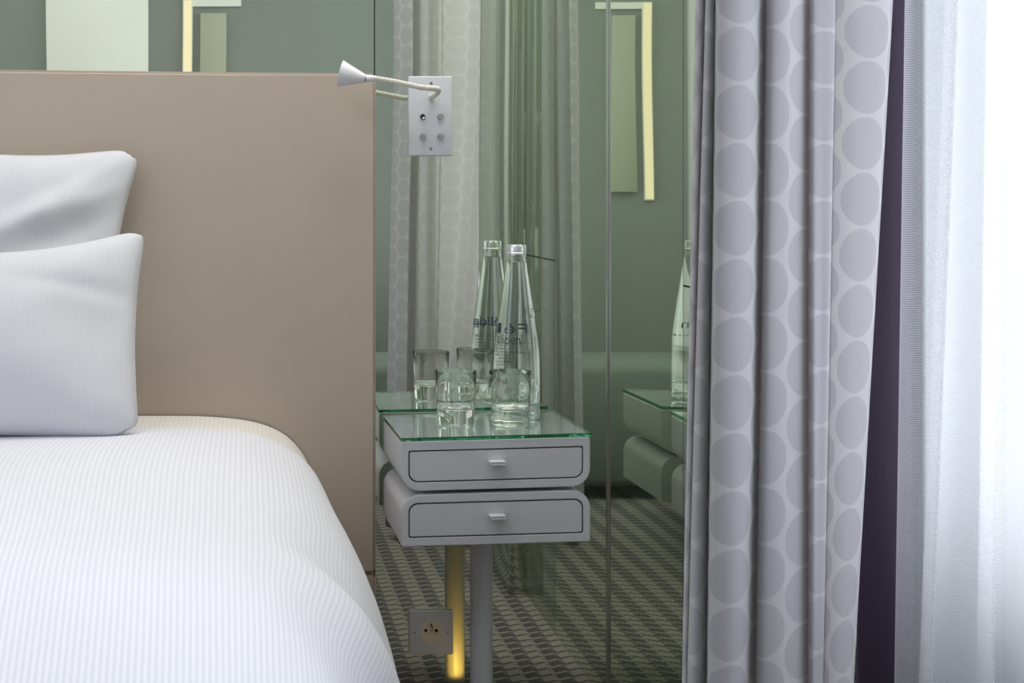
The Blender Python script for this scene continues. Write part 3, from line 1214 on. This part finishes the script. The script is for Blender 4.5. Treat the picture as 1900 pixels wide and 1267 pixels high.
def fold_row(h):
    t = (1.018 - h) / (1.018 - 0.603)
    t = -0.55 * math.tanh(-t / 0.55) if t < 0 else t
    t = 1 + 0.8 * math.tanh((t - 1) / 0.8) if t > 1 else t
    pts = []
    for k, (pa, pb, z) in enumerate(FOLD):
        px = pa + (pb - pa) * t + 1.6 * noise.noise(Vector((k * 3.1, h * 2.2, 1)))
        zz = z + 0.004 * noise.noise(Vector((k * 2.3, h * 1.8, 7)))
        pts.append(((px - 440) / 2640 * zz, zz - WALL_D, h))
    return catmull(pts, 7)


rows, uvs = [], []
ref = fold_row(0.85)
ulist = [0.0]
for a, b in zip(ref[:-1], ref[1:]):
    ulist.append(ulist[-1] + (b - a).length)
ia = 12 * 7                                     # first full disc column sits on the widest fold
U_OFF = 10.5 * 0.0490 - ulist[ia]
V_OFF = 0.5 * 0.0524 - 1.061
hs = [0.035 + k * 0.03 for k in range(80)]
for h in hs:
    r = fold_row(h)
    rows.append([(p.x - 0.54, p.y + 1.24, p.z) for p in r])
    uvs.append([(u + U_OFF, h + V_OFF) for u in ulist])
cu_ = grid_mesh('curtain', rows, uvs, M['curtain'])
cu_.location = (0.54, -1.24, 0)
md = cu_.modifiers.new('cloth_thickness', 'SOLIDIFY')
md.thickness = 0.0016
md.offset = 0
md.material_offset = 1                  # the reverse of the cloth is paler
cu_.data.materials.append(M['curtain_back'])
tag(cu_, 'heavy pale curtain with woven grey circles gathered at the window side', 'curtain')
bm = bmesh.new()
tube_bm(bm, [(0.40, -1.24, 2.425), (0.675, -1.24, 2.425)], 0.011, 14)
for k in range(9):
    xx = 0.42 + 0.03 * k
    tube_bm(bm, [(xx, -1.24, 2.402), (xx, -1.24, 2.43)], 0.004, 8)
add_box(bm, 0.53, 0.55, -1.25, -1.23, 2.43, 2.5)
tag(from_bm('curtain_rail', bm, M['steel'], angle=40), 'steel curtain rail above the patterned curtain', 'rail')

# ------------------------------------------------------------------ net curtain along the window
rows, uvs = [], []


# plan of the folds nearest the pier: (px upper, px lower, distance from lens), then a plain accordion along the window
NET = [(1676, 1664, 1.452), (1684, 1668, 1.428), (1712, 1692, 1.408), (1742, 1716, 1.392), (1766, 1737, 1.380), (1768, 1738, 1.392), (1752, 1722, 1.428), (1746, 1716, 1.446),
       (1756, 1730, 1.440), (1786, 1770, 1.410), (1822, 1812, 1.378), (1852, 1843, 1.352), (1855, 1846, 1.362), (1838, 1828, 1.400), (1828, 1816, 1.428), (1838, 1828, 1.424), (1880, 1872, 1.380), (1925, 1920, 1.330)]


def sheer_row(h):
    t = (1.018 - h) / (1.018 - 0.603)
    t = -0.55 * math.tanh(-t / 0.55) if t < 0 else t
    t = 1 + 0.8 * math.tanh((t - 1) / 0.8) if t > 1 else t
    pts = []
    for k, (pa, pb, z) in enumerate(NET):
        px = pa + (pb - pa) * t + 3.0 * noise.noise(Vector((k * 1.3, h * 1.6, 4)))
        zz = z + 0.004 * noise.noise(Vector((k * 2.1, h * 1.2, 9)))
        pts.append(((px - 440) / 2640 * zz, zz - WALL_D, h))
    for k in range(22):
        z = 1.28 - 0.055 * k
        x = 0.700 + (0.070 if k % 2 == 0 else 0.0) + 0.010 * noise.noise(Vector((k * 1.7, h * 0.7, 3)))
        pts.append((x, z + 0.010 * noise.noise(Vector((k * 2.9, h * 0.6, 8))) - WALL_D, h))
    return catmull(pts, 8)


ref = sheer_row(0.9)
ul_ = [0.0]
for a, b in zip(ref[:-1], ref[1:]):
    ul_.append(ul_[-1] + (b - a).length)
for k in range(49):
    h = 0.03 + k * 0.05
    r = sheer_row(h)
    rows.append([(p.x - 0.73, p.y + 1.9, p.z) for p in r])
    # the cloth does not hang quite plumb: alternate folds pull the weft a few degrees up and down
    uvs.append([(u + 0.012 * sin(h * 5 + u * 3), h + 0.006 * sin(u * 45) + 0.004 * sin(h * 9 + u * 20)) for u in ul_])
sc = grid_mesh('net_curtain', rows, uvs, M['sheer'])
sc.location = (0.73, -1.9, 0)
tag(sc, 'sheer white net curtain hanging in soft folds before the window', 'curtain')

# ------------------------------------------------------------------ what the mirrors show of the other side of the room
wl = empty('wall_light', (-0.19, YF, 1.2), 'slim angled light strip on the wall opposite, seen in the mirror', 'light')
bm = bmesh.new()
add_box(bm, -0.018, 0.018, 0.0, 0.010, -0.28, 0.48)
add_box(bm, 0.018, 0.20, 0.0, 0.010, 0.455, 0.48)
from_bm('housing', bm, M['door'], wl)
bm = bmesh.new()
add_box(bm, -0.014, 0.014, 0.009, 0.018, -0.275, 0.475)
from_bm('lit_diffuser', bm, M['strip'], wl)
fp = box('framed_panel', -0.143, -0.045, YF + 0.001, YF + 0.02, 0.95, 1.63, M['olive_panel'], None, 0.003)
tag(fp, 'narrow pale panel inside the angled light strip, seen above the headboard', 'panel')

be = empty('bench', (0.1, -2.0, 0), 'low grey green upholstered bench across the foot of the bed, seen in the mirror', 'bench')
box('seat', -0.5, 0.5, -0.2, 0.2, 0.04, 0.42, M['bench'], be, 0.03, 3)
for sx in (-0.45, 0.45):
    for sy in (-0.16, 0.16):
        bm = bmesh.new()
        lathe_bm(bm, [(0, 0), (0.012, 0), (0.018, 0.045), (0, 0.045)], 12, (sx, sy))
        from_bm('leg', bm, M['base'], be, angle=40)

# warm uplight on the carpet behind the post
ul = empty('uplight', (0.420, -0.062, 0), 'small warm uplight on the carpet behind the nightstand post', 'lamp')
lathe('housing', [(0, 0.0), (0.028, 0.0), (0.028, 0.009), (0.024, 0.010), (0.022, 0.006), (0, 0.006)], M['steel'], ul, 32)
lathe('lens', [(0, 0.0062), (0.0215, 0.0062), (0.0200, 0.0075), (0, 0.0082)], M['uplight'], ul, 32)
sl = bpy.data.lights.new('uplight_beam', 'SPOT')
sl.energy = 0.6
sl.color = (1.0, 0.60, 0.10)
sl.spot_size = radians(100)
sl.spot_blend = 0.6
sl.shadow_soft_size = 0.008
so = bpy.data.objects.new('uplight_beam', sl)
C.objects.link(so)
so.parent = ul
so.location = (0, 0, 0.012)
so.rotation_euler = (radians(180 + 50), 0, 0)
